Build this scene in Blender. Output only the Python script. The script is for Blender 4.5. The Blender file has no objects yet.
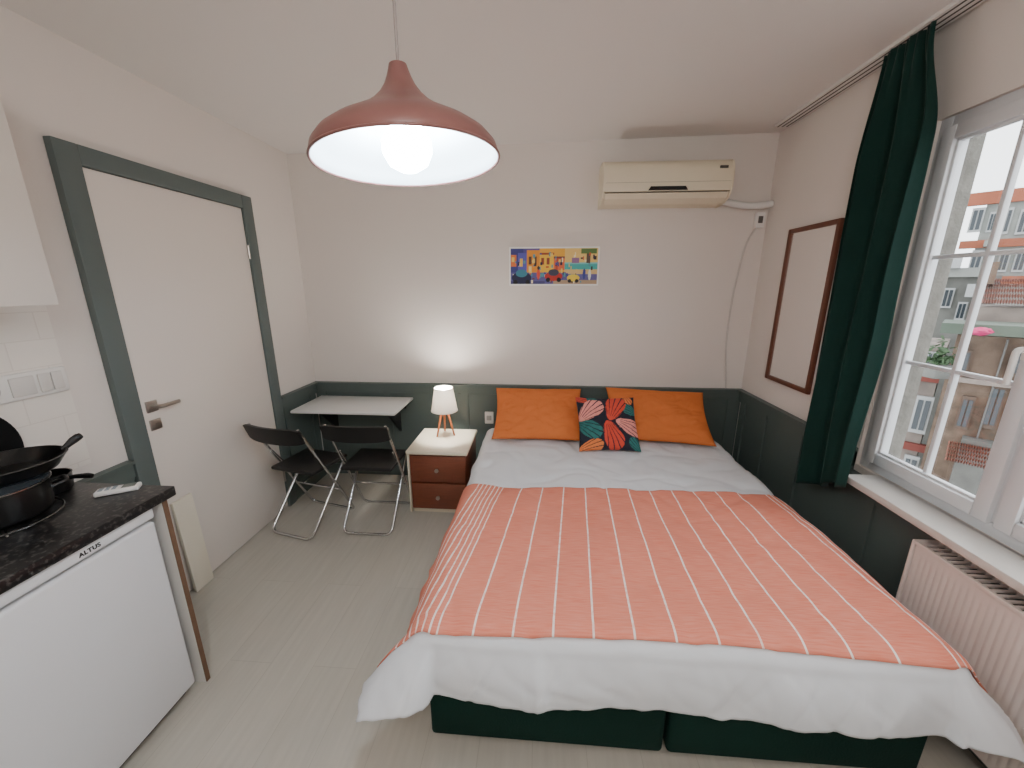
import bpy, bmesh, math, random
from mathutils import Vector, Matrix, Euler, noise
random.seed(4)
SC = bpy.context.scene
COL = SC.collection
PI = math.pi
R_ = math.radians

# ------------------------------------------------------------------ helpers
def lin(c):
    r = []
    for v in c:
        v = v / 255.0
        r.append(v / 12.92 if v <= 0.04045 else ((v + 0.055) / 1.055) ** 2.4)
    return r

def M(name, rgb, rough=.6, metal=0., var=.05, nscale=5., bump=0., bscale=60., sheen=0., spec=.5, stretch=None, coat=0.):
    m = bpy.data.materials.new(name); m.use_nodes = True
    nt = m.node_tree; N = nt.nodes; L = nt.links
    b = N['Principled BSDF']
    c = lin(rgb)
    tc = N.new('ShaderNodeTexCoord')
    src = tc.outputs['Object']
    if stretch:
        mp = N.new('ShaderNodeMapping'); mp.inputs['Scale'].default_value = stretch
        L.new(src, mp.inputs['Vector']); src = mp.outputs['Vector']
    no = N.new('ShaderNodeTexNoise'); no.inputs['Scale'].default_value = nscale; no.inputs['Detail'].default_value = 4
    L.new(src, no.inputs['Vector'])
    mx = N.new('ShaderNodeMix'); mx.data_type = 'RGBA'
    mx.inputs['A'].default_value = (*[x * (1 - var) for x in c], 1)
    mx.inputs['B'].default_value = (*[min(1, x * (1 + var)) for x in c], 1)
    L.new(no.outputs['Fac'], mx.inputs['Factor'])
    L.new(mx.outputs['Result'], b.inputs['Base Color'])
    b.inputs['Roughness'].default_value = rough
    b.inputs['Metallic'].default_value = metal
    b.inputs['Specular IOR Level'].default_value = spec
    if sheen:
        b.inputs['Sheen Weight'].default_value = sheen
    if coat:
        b.inputs['Coat Weight'].default_value = coat
    if bump:
        n2 = N.new('ShaderNodeTexNoise'); n2.inputs['Scale'].default_value = bscale; n2.inputs['Detail'].default_value = 3
        L.new(src, n2.inputs['Vector'])
        bp = N.new('ShaderNodeBump'); bp.inputs['Strength'].default_value = bump; bp.inputs['Distance'].default_value = .01
        L.new(n2.outputs['Fac'], bp.inputs['Height']); L.new(bp.outputs['Normal'], b.inputs['Normal'])
    return m

def emit_mat(name, rgb, strength):
    m = bpy.data.materials.new(name); m.use_nodes = True
    b = m.node_tree.nodes['Principled BSDF']
    b.inputs['Base Color'].default_value = (*lin(rgb), 1)
    b.inputs['Emission Color'].default_value = (*lin(rgb), 1)
    b.inputs['Emission Strength'].default_value = strength
    return m

def attr_mat(name, rough=.7):
    m = bpy.data.materials.new(name); m.use_nodes = True
    N = m.node_tree.nodes; L = m.node_tree.links
    a = N.new('ShaderNodeAttribute'); a.attribute_name = 'col'
    L.new(a.outputs['Color'], N['Principled BSDF'].inputs['Base Color'])
    N['Principled BSDF'].inputs['Roughness'].default_value = rough
    return m

def rootloc(o):
    v = Vector((0, 0, 0))
    while o:
        v += Vector(o.location); o = o.parent
    return v

def obj(name, bm, m, parent=None, smooth=True, ang=35, local=False):
    bmesh.ops.recalc_face_normals(bm, faces=bm.faces[:])
    me = bpy.data.meshes.new(name)
    loc = Vector((0, 0, 0))
    if parent is not None:
        if not local:
            off = rootloc(parent)
            bmesh.ops.translate(bm, verts=bm.verts[:], vec=-off)
    elif not local:
        xs = [v.co.x for v in bm.verts]; ys = [v.co.y for v in bm.verts]; zs = [v.co.z for v in bm.verts]
        loc = Vector(((min(xs) + max(xs)) / 2, (min(ys) + max(ys)) / 2, min(zs)))
        bmesh.ops.translate(bm, verts=bm.verts[:], vec=-loc)
    bm.to_mesh(me); bm.free()
    if smooth:
        for p in me.polygons: p.use_smooth = True
        try: me.set_sharp_from_angle(angle=R_(ang))
        except Exception: pass
    if isinstance(m, (list, tuple)):
        for k in m: me.materials.append(k)
    else:
        me.materials.append(m)
    o = bpy.data.objects.new(name, me); COL.objects.link(o)
    o.location = loc
    if parent is not None: o.parent = parent
    return o

def tag(o, label=None, cat=None, group=None, kind=None):
    if label: o['label'] = label
    if cat: o['category'] = cat
    if group: o['group'] = group
    if kind: o['kind'] = kind
    return o

def thing(name, label, cat, loc, group=None, kind=None):
    o = bpy.data.objects.new(name, None); COL.objects.link(o)
    o.empty_display_size = .05
    o.location = loc
    return tag(o, label, cat, group, kind)

def dup(root):
    r = root.copy(); COL.objects.link(r)
    for ch in list(root.children):
        c = ch.copy(); COL.objects.link(c); c.parent = r
        for g in list(ch.children):
            d = g.copy(); COL.objects.link(d); d.parent = c
    return r

def B(): return bmesh.new()

def bx(bm, x0, x1, y0, y1, z0, z1, bev=0, seg=2):
    g = bmesh.ops.create_cube(bm, size=1)
    vs = g['verts']
    for v in vs:
        v.co = Vector(((x0 + x1) / 2 + v.co.x * (x1 - x0), (y0 + y1) / 2 + v.co.y * (y1 - y0), (z0 + z1) / 2 + v.co.z * (z1 - z0)))
    if bev:
        es = list({e for v in vs for e in v.link_edges})
        bmesh.ops.bevel(bm, geom=es, offset=bev, segments=seg, profile=.5, affect='EDGES')
    return bm

def fillet(pts, r, n=5):
    pts = [Vector(p) for p in pts]
    out = [pts[0]]
    for i in range(1, len(pts) - 1):
        p = pts[i]; a = pts[i - 1] - p; b = pts[i + 1] - p
        ra = min(r, a.length * .45); rb = min(r, b.length * .45)
        A = p + a.normalized() * ra; C = p + b.normalized() * rb
        for k in range(n + 1):
            t = k / n
            out.append(A * (1 - t) ** 2 + p * 2 * t * (1 - t) + C * t * t)
    out.append(pts[-1])
    return out

def tube(bm, pts, r, seg=10, cap=True):
    pts = [Vector(p) for p in pts]
    n = len(pts)
    rr = r if isinstance(r, (list, tuple)) else [r] * n
    t0 = (pts[1] - pts[0]).normalized()
    up = Vector((0, 0, 1)) if abs(t0.z) < .9 else Vector((1, 0, 0))
    nrm = (up - t0 * up.dot(t0)).normalized()
    rings = []
    for i in range(n):
        if i == 0: t = t0
        elif i == n - 1: t = (pts[-1] - pts[-2]).normalized()
        else: t = ((pts[i + 1] - pts[i]).normalized() + (pts[i] - pts[i - 1]).normalized()).normalized()
        nrm = (nrm - t * nrm.dot(t)).normalized()
        bi = t.cross(nrm)
        rings.append([bm.verts.new(pts[i] + (nrm * math.cos(2 * PI * k / seg) + bi * math.sin(2 * PI * k / seg)) * rr[i]) for k in range(seg)])
    for i in range(n - 1):
        for k in range(seg):
            bm.faces.new((rings[i][k], rings[i][(k + 1) % seg], rings[i + 1][(k + 1) % seg], rings[i + 1][k]))
    if cap:
        bm.faces.new(rings[0][::-1]); bm.faces.new(rings[-1])
    return bm

def lathe(bm, prof, c, seg=48, closed=False):
    cx, cy, cz = c
    rings = []
    for r, z in prof:
        if r < 1e-6: rings.append([bm.verts.new((cx, cy, cz + z))])
        else: rings.append([bm.verts.new((cx + r * math.cos(2 * PI * k / seg), cy + r * math.sin(2 * PI * k / seg), cz + z)) for k in range(seg)])
    pr = list(zip(rings[:-1], rings[1:]))
    if closed: pr.append((rings[-1], rings[0]))
    for a, b in pr:
        for k in range(seg):
            k2 = (k + 1) % seg
            if len(a) == 1 and len(b) == 1: continue
            if len(a) == 1: bm.faces.new((a[0], b[k2], b[k]))
            elif len(b) == 1: bm.faces.new((a[k], a[k2], b[0]))
            else: bm.faces.new((a[k], a[k2], b[k2], b[k]))
    return bm

def prism(bm, poly, f0, f1):
    a = [bm.verts.new(f0(p)) for p in poly]; b = [bm.verts.new(f1(p)) for p in poly]
    n = len(poly)
    for i in range(n):
        bm.faces.new((a[i], a[(i + 1) % n], b[(i + 1) % n], b[i]))
    bm.faces.new(a[::-1]); bm.faces.new(b)
    return bm

def sstep(a, b, x):
    t = max(0, min(1, (x - a) / (b - a))); return t * t * (3 - 2 * t)

# ------------------------------------------------------------------ camera
CAMZ = 1.59
F = 385.0
cam_d = bpy.data.cameras.new('Camera'); cam = bpy.data.objects.new('Camera', cam_d); COL.objects.link(cam)
cam_d.sensor_width = 36; cam_d.lens = F / 1024 * 36; cam_d.clip_start = .02; cam_d.clip_end = 300
cam.location = (0, 0, CAMZ); cam.rotation_euler = (R_(90 - 14.2), 0, R_(4.1))
SC.camera = cam
RM = Euler(cam.rotation_euler, 'XYZ').to_matrix()
def ray(u, v): return RM @ Vector(((u - 512) / F, (384 - v) / F, -1))

# room measures
XL, XR, YB, YR = -1.86, 1.565, 3.0, -.75
WTH = .088
def ceil_z(x): return 2.525 + (x - XL) / (XR - XL) * .055

# ------------------------------------------------------------------ materials
m_wall = M('wall paint', (228, 220, 213), .85, var=.015, nscale=2, bump=.05, bscale=90)
m_ceil = M('ceiling paint', (233, 229, 225), .9, var=.015, nscale=2)
m_green = M('grey green paint', (84, 95, 91), .5, var=.05, nscale=4, bump=.04)
m_frame_green = M('door frame paint', (92, 103, 101), .5, var=.04, nscale=5)
m_door = M('door laminate', (231, 222, 214), .45, var=.012, nscale=3)
m_steel = M('brushed steel', (178, 172, 165), .3, 1., var=.05)
m_chrome = M('chrome', (205, 205, 205), .12, 1., var=.02)
m_black = M('black plastic', (16, 16, 17), .45, var=.1)
m_blackmetal = M('black enamel', (12, 12, 13), .3, var=.1, coat=.3)
m_white = M('white plastic', (232, 230, 226), .4, var=.02)
m_pvc = M('white window profile', (222, 224, 227), .35, var=.02)
m_tablewhite = M('white laminate', (228, 228, 226), .35, var=.01)
m_cream = M('cream lacquer', (228, 218, 196), .4, var=.03)
m_cherry = M('cherry wood', (120, 62, 40), .4, var=.3, nscale=9, stretch=(1.2, 6, 9), coat=.2)
m_pine = M('light turned wood', (178, 98, 52), .5, var=.2, nscale=14, stretch=(4, 4, .8))
m_brownframe = M('brown wood', (104, 60, 42), .5, var=.25, nscale=10, stretch=(3, 3, .6))
m_duvet = M('white cotton', (226, 229, 234), .85, var=.015, nscale=4, bump=.12, bscale=9, sheen=.1)
m_matt = M('mattress ticking', (215, 215, 212), .85)
m_velvet = M('dark green velvet', (8, 44, 37), .8, var=.25, nscale=6, bump=.1, bscale=120, spec=.2)
m_curtain = M('curtain velvet', (16, 49, 43), .85, var=.2, nscale=7, bump=.06, bscale=140, sheen=.1, spec=.2)
m_orange = M('burnt orange cotton', (216, 121, 66), .95, var=.07, nscale=6, bump=.15, bscale=160, spec=.15)
m_ac = M('aged cream plastic', (228, 217, 192), .4, var=.03)
m_acdark = M('dark slot', (40, 36, 30), .6)
m_pend = M('dusty brown red metal', (126, 84, 79), .34, var=.05)
m_lining = M('white enamel lining', (222, 230, 235), .6, var=.01)
m_fridge = M('fridge white', (224, 224, 227), .4, var=.015)
m_rubber = M('grey rubber', (60, 60, 60), .8)
m_rad = M('radiator enamel', (224, 211, 204), .45, var=.02)
m_sill = M('sill stone', (216, 211, 205), .4, var=.06, nscale=9)
m_chip = M('raw chipboard edge', (112, 84, 64), .8, var=.25, nscale=50)
m_glassdark = M('dark glass', (60, 66, 72), .12)
m_silver = M('pot steel', (150, 150, 150), .25, 1.)

# countertop: black stone with pale specks
def counter_mat():
    m = bpy.data.materials.new('black speckled worktop'); m.use_nodes = True
    N = m.node_tree.nodes; L = m.node_tree.links; b = N['Principled BSDF']
    tc = N.new('ShaderNodeTexCoord'); no = N.new('ShaderNodeTexNoise'); no.inputs['Scale'].default_value = 75; no.inputs['Detail'].default_value = 5
    L.new(tc.outputs['Object'], no.inputs['Vector'])
    r = N.new('ShaderNodeValToRGB'); e = r.color_ramp.elements
    e[0].position = .52; e[0].color = (.008, .008, .009, 1); e[1].position = .78; e[1].color = (.14, .13, .12, 1)
    L.new(no.outputs['Fac'], r.inputs['Fac']); L.new(r.outputs['Color'], b.inputs['Base Color'])
    b.inputs['Roughness'].default_value = .3
    return m
m_counter = counter_mat()

def floor_mat():
    m = bpy.data.materials.new('pale laminate planks'); m.use_nodes = True
    N = m.node_tree.nodes; L = m.node_tree.links; b = N['Principled BSDF']
    tc = N.new('ShaderNodeTexCoord')
    mp = N.new('ShaderNodeMapping'); mp.inputs['Rotation'].default_value = (0, 0, PI / 2)
    L.new(tc.outputs['Object'], mp.inputs['Vector'])
    br = N.new('ShaderNodeTexBrick')
    br.inputs['Scale'].default_value = 1; br.inputs['Brick Width'].default_value = 1.25; br.inputs['Row Height'].default_value = .19
    br.inputs['Mortar Size'].default_value = .0012; br.inputs['Mortar Smooth'].default_value = .5; br.offset = .37
    c1 = lin((196, 191, 180)); c2 = lin((192, 187, 176)); c3 = lin((174, 169, 158))
    br.inputs['Color1'].default_value = (*c1, 1); br.inputs['Color2'].default_value = (*c2, 1); br.inputs['Mortar'].default_value = (*c3, 1)
    L.new(mp.outputs['Vector'], br.inputs['Vector'])
    mp2 = N.new('ShaderNodeMapping'); mp2.inputs['Scale'].default_value = (22, 1.6, 1)
    L.new(tc.outputs['Object'], mp2.inputs['Vector'])
    no = N.new('ShaderNodeTexNoise'); no.inputs['Scale'].default_value = 2.2; no.inputs['Detail'].default_value = 6
    L.new(mp2.outputs['Vector'], no.inputs['Vector'])
    mr = N.new('ShaderNodeMapRange'); mr.inputs['To Min'].default_value = .86; mr.inputs['To Max'].default_value = 1.10
    L.new(no.outputs['Fac'], mr.inputs['Value'])
    mx = N.new('ShaderNodeMix'); mx.data_type = 'RGBA'; mx.blend_type = 'MULTIPLY'; mx.inputs['Factor'].default_value = 1
    L.new(br.outputs['Color'], mx.inputs['A']); L.new(mr.outputs['Result'], mx.inputs['B'])
    L.new(mx.outputs['Result'], b.inputs['Base Color'])
    b.inputs['Roughness'].default_value = .42
    return m
m_floor = floor_mat()

def tile_mat():
    m = bpy.data.materials.new('white relief tile'); m.use_nodes = True
    N = m.node_tree.nodes; L = m.node_tree.links; b = N['Principled BSDF']
    tc = N.new('ShaderNodeTexCoord')
    sx = N.new('ShaderNodeSeparateXYZ'); cx = N.new('ShaderNodeCombineXYZ')
    L.new(tc.outputs['Object'], sx.inputs[0]); L.new(sx.outputs['Y'], cx.inputs['X']); L.new(sx.outputs['Z'], cx.inputs['Y'])
    br = N.new('ShaderNodeTexBrick'); br.inputs['Scale'].default_value = 1; br.inputs['Brick Width'].default_value = .2; br.inputs['Row Height'].default_value = .1
    br.inputs['Mortar Size'].default_value = .002
    br.inputs['Color1'].default_value = (*lin((236, 230, 222)), 1); br.inputs['Color2'].default_value = (*lin((234, 228, 220)), 1); br.inputs['Mortar'].default_value = (*lin((224, 217, 208)), 1)
    L.new(cx.outputs[0], br.inputs['Vector']); L.new(br.outputs['Color'], b.inputs['Base Color'])
    bp = N.new('ShaderNodeBump'); bp.inputs['Strength'].default_value = .2; bp.inputs['Distance'].default_value = .003; bp.invert = True
    L.new(br.outputs['Fac'], bp.inputs['Height']); L.new(bp.outputs['Normal'], b.inputs['Normal'])
    b.inputs['Roughness'].default_value = .3
    return m
m_tile = tile_mat()

def glass_mat():
    m = bpy.data.materials.new('clear pane'); m.use_nodes = True
    N = m.node_tree.nodes; L = m.node_tree.links; N.remove(N['Principled BSDF'])
    out = N['Material Output']; t = N.new('ShaderNodeBsdfTransparent'); g = N.new('ShaderNodeBsdfGlossy'); g.inputs['Roughness'].default_value = .02
    mx = N.new('ShaderNodeMixShader'); mx.inputs[0].default_value = .04
    L.new(t.outputs[0], mx.inputs[1]); L.new(g.outputs[0], mx.inputs[2]); L.new(mx.outputs[0], out.inputs[0])
    return m
m_glass = glass_mat()

def shade_mat():
    m = bpy.data.materials.new('translucent lamp fabric'); m.use_nodes = True
    N = m.node_tree.nodes; L = m.node_tree.links; N.remove(N['Principled BSDF'])
    out = N['Material Output']; d = N.new('ShaderNodeBsdfDiffuse'); t = N.new('ShaderNodeBsdfTranslucent')
    d.inputs['Color'].default_value = (.8, .78, .74, 1); t.inputs['Color'].default_value = (.85, .83, .78, 1)
    mx = N.new('ShaderNodeMixShader'); mx.inputs[0].default_value = .34
    L.new(d.outputs[0], mx.inputs[1]); L.new(t.outputs[0], mx.inputs[2]); L.new(mx.outputs[0], out.inputs[0])
    return m
m_shade = shade_mat()

def mirror_mat():
    m = bpy.data.materials.new('pale mirror glass'); m.use_nodes = True
    b = m.node_tree.nodes['Principled BSDF']
    b.inputs['Base Color'].default_value = (.93, .91, .89, 1); b.inputs['Metallic'].default_value = .9; b.inputs['Roughness'].default_value = .22
    return m
m_mirror = mirror_mat()

# ------------------------------------------------------------------ room shell
b = B(); bx(b, XL - .2, XR + WTH, YR - .15, YB + .15, -.12, 0); tag(obj('floor', b, m_floor, smooth=False, local=True), 'pale grey beige laminate plank floor', 'floor', kind='structure')
b = B()
vs = []
for x, y in ((XL - .2, YR - .15), (XR + WTH, YR - .15), (XR + WTH, YB + .15), (XL - .2, YB + .15)):
    vs.append((b.verts.new((x, y, ceil_z(x))), b.verts.new((x, y, 2.8))))
b.faces.new([v[0] for v in vs]); b.faces.new([v[1] for v in vs][::-1])
for i in range(4):
    j = (i + 1) % 4; b.faces.new((vs[i][0], vs[i][1], vs[j][1], vs[j][0]))
tag(obj('ceiling', b, m_ceil, smooth=False), 'plain off white painted ceiling', 'ceiling', kind='structure')
b = B(); bx(b, XL - .2, XR + WTH, YB, YB + .15, 0, 2.7); tag(obj('wall_back', b, m_wall, smooth=False), 'off white back wall behind the bed', 'wall', kind='structure')
b = B(); bx(b, XL - .2, XL, YR, YB, 0, 2.7); tag(obj('wall_left', b, m_wall, smooth=False), 'off white left wall holding the door', 'wall', kind='structure')
b = B(); bx(b, XL - .2, XR + WTH, YR - .15, YR, 0, 2.7); tag(obj('wall_rear', b, m_wall, smooth=False), 'off white wall behind the viewer', 'wall', kind='structure')
WY0, WY1, WZ0, WZ1 = .30, 1.86, .745, 2.23
b = B()
bx(b, XR, XR + WTH, YR, WY0, 0, 2.7); bx(b, XR, XR + WTH, WY1, YB, 0, 2.7)
bx(b, XR, XR + WTH, WY0, WY1, 0, WZ0); bx(b, XR, XR + WTH, WY0, WY1, WZ1, 2.7)
tag(obj('wall_right', b, m_wall, smooth=False), 'off white right wall pierced by the window', 'wall', kind='structure')
b = B(); bx(b, XR + WTH, XR + WTH + .06, WY1 - .055, WY1 + .5, .3, 2.9, .008)
tag(obj('trim_5', b, M('rough grey outer plaster', (122, 119, 112), .95, var=.4, nscale=14, bump=1., bscale=30)), 'rough grey plaster jamb outside the window', 'window surround', kind='structure')

# wainscots
WT = .825
def wains(bm, horiz, a0, a1, stiles, face, inward, WT=WT):
    def add(s0, s1, z0, z1, th):
        lo, hi = sorted((face, face + inward * th))
        if horiz: bx(bm, s0, s1, lo, hi, z0, z1)
        else: bx(bm, lo, hi, s0, s1, z0, z1)
    add(a0, a1, 0, WT - .02, .012)
    add(a0, a1, WT - .078, WT - .012, .026)
    add(a0, a1, WT - .014, WT, .042)
    add(a0, a1, WT - .094, WT - .082, .018)
    add(a0, a1, 0, .09, .024)
    for s in stiles: add(s - .032, s + .032, .09, WT - .07, .024)
b = B(); wains(b, True, XL, XR, (-1.8, -1.25, -.6, 0, .6, 1.15, 1.5), YB, -1)
tag(obj('trim_1', b, m_green, smooth=False), 'dark grey green wainscot along the back wall', 'wainscot', kind='structure')
b = B(); wains(b, False, 1.865, YB - .042, (2.25, 2.62, 2.9), XR, -1); wains(b, False, -.7, 1.865, (1.0, 1.72), XR, -1, .712)
tag(obj('trim_2', b, m_green, smooth=False), 'dark grey green wainscot on the right wall', 'wainscot', kind='structure')
b = B(); wains(b, False, 2.515, YB - .042, (2.57, 2.9), XL, 1)
tag(obj('trim_3', b, m_green, smooth=False), 'short dark green wainscot between door and back corner', 'wainscot', kind='structure')
b = B(); wains(b, False, 1.23, 1.48, (1.42,), XL, 1)
tag(obj('trim_4', b, m_green, smooth=False), 'short dark green wainscot between counter and door', 'wainscot', kind='structure')
b = B(); bx(b, XL, XL + .008, .1, 1.345, .88, 1.56)
tag(obj('trim_6', b, m_tile, smooth=False, local=True), 'white tiled backsplash above the counter', 'backsplash', kind='structure')

# door
d = thing('door_1', 'plain white door in a dark grey green frame', 'door', (XL, 2.0, 0), kind='structure')
b = B(); bx(b, XL, XL + .018, 1.575, 2.43, .008, 2.055, .002); leaf = obj('leaf', b, m_door, d)
b = B()
bx(b, XL, XL + .032, 1.485, 1.573, 0, 2.135, .004); bx(b, XL, XL + .032, 2.432, 2.515, 0, 2.135, .004); bx(b, XL, XL + .032, 1.573, 2.432, 2.058, 2.135, .004)
obj('frame', b, m_frame_green, d)
b = B(); bx(b, XL + .018, XL + .027, 1.598, 1.652, 1.01, 1.064, .003)
h = obj('handle_rosette', b, m_steel, leaf)
b = B(); tube(b, fillet([(XL + .025, 1.625, 1.037), (XL + .07, 1.625, 1.037), (XL + .07, 1.72, 1.037)], .02), .0095)
obj('handle', b, m_steel, leaf)
b = B(); bx(b, XL + .018, XL + .026, 1.598, 1.652, .92, .972, .003); bx(b, XL + .026, XL + .028, 1.622, 1.628, .935, .955)
obj('lock_plate', b, m_steel, leaf)
for z in (.25, 1.8):
    b = B(); tube(b, [(XL + .024, 2.431, z - .04), (XL + .024, 2.431, z + .04)], .007); obj('hinge', b, m_steel, d)

# window
w = thing('window_1', 'white framed window with glazing bars looking onto old houses', 'window', (XR, 1.08, WZ0), kind='structure')
fx0, fx1 = XR + .015, XR + .085
b = B()
bx(b, fx0, fx1, WY0, WY0 + .05, WZ0, WZ1, .004); bx(b, fx0, fx1, WY1 - .05, WY1, WZ0, WZ1, .004)
bx(b, fx0, fx1, WY0 + .05, WY1 - .05, WZ0, WZ0 + .05, .004); bx(b, fx0, fx1, WY0 + .05, WY1 - .05, WZ1 - .05, WZ1, .004)
bx(b, fx0, fx1, 1.265, 1.315, WZ0 + .05, WZ1 - .05, .004)
obj('frame', b, m_pvc, w)
def sash(y0, y1, bars):
    z0, z1 = WZ0 + .042, WZ1 - .04
    sx0, sx1 = XR - .002, XR + .06
    b = B(); st = .053
    bx(b, sx0, sx1, y0, y0 + st, z0, z1, .006); bx(b, sx0, sx1, y1 - st, y1, z0, z1, .006)
    bx(b, sx0, sx1, y0 + st, y1 - st, z0, z0 + st, .006); bx(b, sx0, sx1, y0 + st, y1 - st, z1 - st, z1, .006)
    # glazing bead, one step deeper than the sash face
    g = .010; bx(b, XR + .012, XR + .03, y0 + st - .002, y0 + st + g, z0 + st, z1 - st, .002); bx(b, XR + .012, XR + .03, y1 - st - g, y1 - st + .002, z0 + st, z1 - st, .002)
    bx(b, XR + .012, XR + .03, y0 + st, y1 - st, z0 + st - .002, z0 + st + g, .002); bx(b, XR + .012, XR + .03, y0 + st, y1 - st, z1 - st - g, z1 - st + .002, .002)
    s = obj('sash', b, m_pvc, w)
    b = B(); bx(b, XR + .03, XR + .036, y0 + st - .003, y1 - st + .003, z0 + st - .003, z1 - st + .003)
    obj('pane', b, m_glass, s, smooth=False)
    b = B()
    gh = (z1 - z0 - 2 * st) / 3
    for yb in bars: bx(b, XR + .021, XR + .043, yb - .008, yb + .008, z0 + st, z1 - st, .003)
    for k in (1, 2): bx(b, XR + .022, XR + .042, y0 + st, y1 - st, z0 + st + gh * k - .008, z0 + st + gh * k + .008, .003)
    obj('glazing_bars', b, m_pvc, s)
    return s
s1 = sash(1.30, 1.825, (1.563,))
s2 = sash(.335, 1.28, (.65, .965))
b = B(); bx(b, XR - .012, XR - .002, 1.315, 1.345, 1.36, 1.43, .003); tube(b, fillet([(XR - .008, 1.33, 1.395), (XR - .045, 1.33, 1.395), (XR - .045, 1.33, 1.28)], .015), .009)
obj('handle', b, m_white, s1)
# sill
b = B(); bx(b, 1.425, XR + .014, .25, 1.745, .712, .745, .006)
tag(obj('window_sill', b, m_sill), 'pale stone window sill above the radiator', 'window sill', kind='structure')

# ------------------------------------------------------------------ bed
bed = thing('bed', 'double bed on two dark green velvet box bases', 'bed', (.455, 1.98, 0))
for x0, x1 in ((-.362, .446), (.458, 1.265)):
    b = B(); bx(b, x0, x1, 1.005, 2.95, .035, .29, .015, 3)
    base = obj('base_box', b, m_velvet, bed)
    for fx in (x0 + .08, x1 - .08):
        for fy in (1.09, 2.87):
            b = B(); lathe(b, [(0, 0), (.025, 0), (.03, .045), (0, .045)], (fx, fy, 0), 16); obj('foot', b, m_black, base)
b = B(); bx(b, -.36, 1.255, 1.025, 2.95, .288, .49, .03, 3); obj('mattress', b, m_matt, bed)

RX0, RX1, RY0 = -.330, 1.23, 1.05
TOP = .52; ER = .06
def drape(px, py, lift):
    cx = min(max(px, RX0), RX1); cy = max(py, RY0)
    dx = px - cx; dy = py - cy
    d = math.hypot(dx, dy)
    p = Vector((px * 2.3, py * 2.3, 0))
    wr = .48 + .45 * sstep(1.8, 2.05, py)      # the throw presses the duvet flat
    puff = .010 * noise.noise(p) + wr * (.010 * noise.noise(p * 2.2 + Vector((7, 3, 1))) + .004 * noise.noise(p * 5 + Vector((1, 8, 2))))
    cre = abs(noise.noise(Vector((px * 4 + py * 2, py * 3 - px * 1.5, 5))))
    cr2 = abs(noise.noise(Vector((px * 2.2 - py * 3, py * 4 + px * 1.5, 11))))
    puff -= wr * (.010 * (1 - min(1, cre * 5)) + .007 * (1 - min(1, cr2 * 5)))
    top = TOP + puff
    if d < 1e-9:
        return Vector((px, py, top + lift))
    nx, ny = dx / d, dy / d
    corner = abs(2 * nx * ny)
    d *= 1 - .22 * corner - .08 * corner * sstep(.2, .38, d)
    q = cx - cy * 1.0 + math.atan2(dy, dx) * .35
    if d < ER * PI / 2:
        a = d / ER
        off = (ER + lift) * math.sin(a); z = top - ER + (ER + lift) * math.cos(a)
    else:
        e = d - ER * PI / 2
        fl = .32
        if px < RX0: fl = .26 + .20 * sstep(2.0, 1.1, cy) + .2 * corner
        elif px > RX1: fl = .40
        off = ER + lift + e * fl; z = top - ER - e * .95
    k = sstep(.03, .3, d)
    ks = k * (1 if (px >= RX0 or corner > .2) else .5)
    off += ks * (.008 * math.sin(q * 7 + 2.5 * noise.noise(Vector((q * 2, 1, 0)))) + .018 * noise.noise(Vector((q * 2.6, d * 3, 2))) + .009 * noise.noise(Vector((q * 8, d * 5, 6)))) + .12 * corner * k
    # folds running down from the mattress edge
    kf = sstep(.06, .18, d)
    off += .012 * kf * (1 - min(1, 5 * abs(noise.noise(Vector((q * 5, d * 2, 21))))))
    off -= .005 * kf * (1 - min(1, 5 * abs(noise.noise(Vector((q * 9 + d * 4, d * 2.5, 31))))))
    off -= .003 * kf * (1 - min(1, 5 * abs(noise.noise(Vector((q * 5 - d * 6, d * 5, 41))))))
    # a fuller belly along the foot end
    off += .022 * math.sin(min(1, d / .27) * PI)
    z += k * .014 * noise.noise(Vector((q * 1.8, 9, 0))) + k * .003 * noise.noise(Vector((q * 7, 3, 0)))
    return Vector((cx + nx * off, cy + ny * off, z))

b = B()
NX, NY = 220, 230
gx0, gx1, gy0, gy1 = RX0 - .28, RX1 + .272, RY0 - .262, 2.84
g = [[b.verts.new(drape(gx0 + (gx1 - gx0) * i / NX, gy0 + (gy1 - gy0) * j / NY, 0)) for i in range(NX + 1)] for j in range(NY + 1)]
for j in range(NY):
    for i in range(NX):
        b.faces.new((g[j][i], g[j][i + 1], g[j + 1][i + 1], g[j + 1][i]))
duv = tag(obj('duvet', b, m_duvet, ang=180), 'white rumpled duvet hanging over the foot of the bed', 'duvet')
md = duv.modifiers.new('thickness', 'SOLIDIFY'); md.thickness = .014; md.offset = -1

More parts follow.
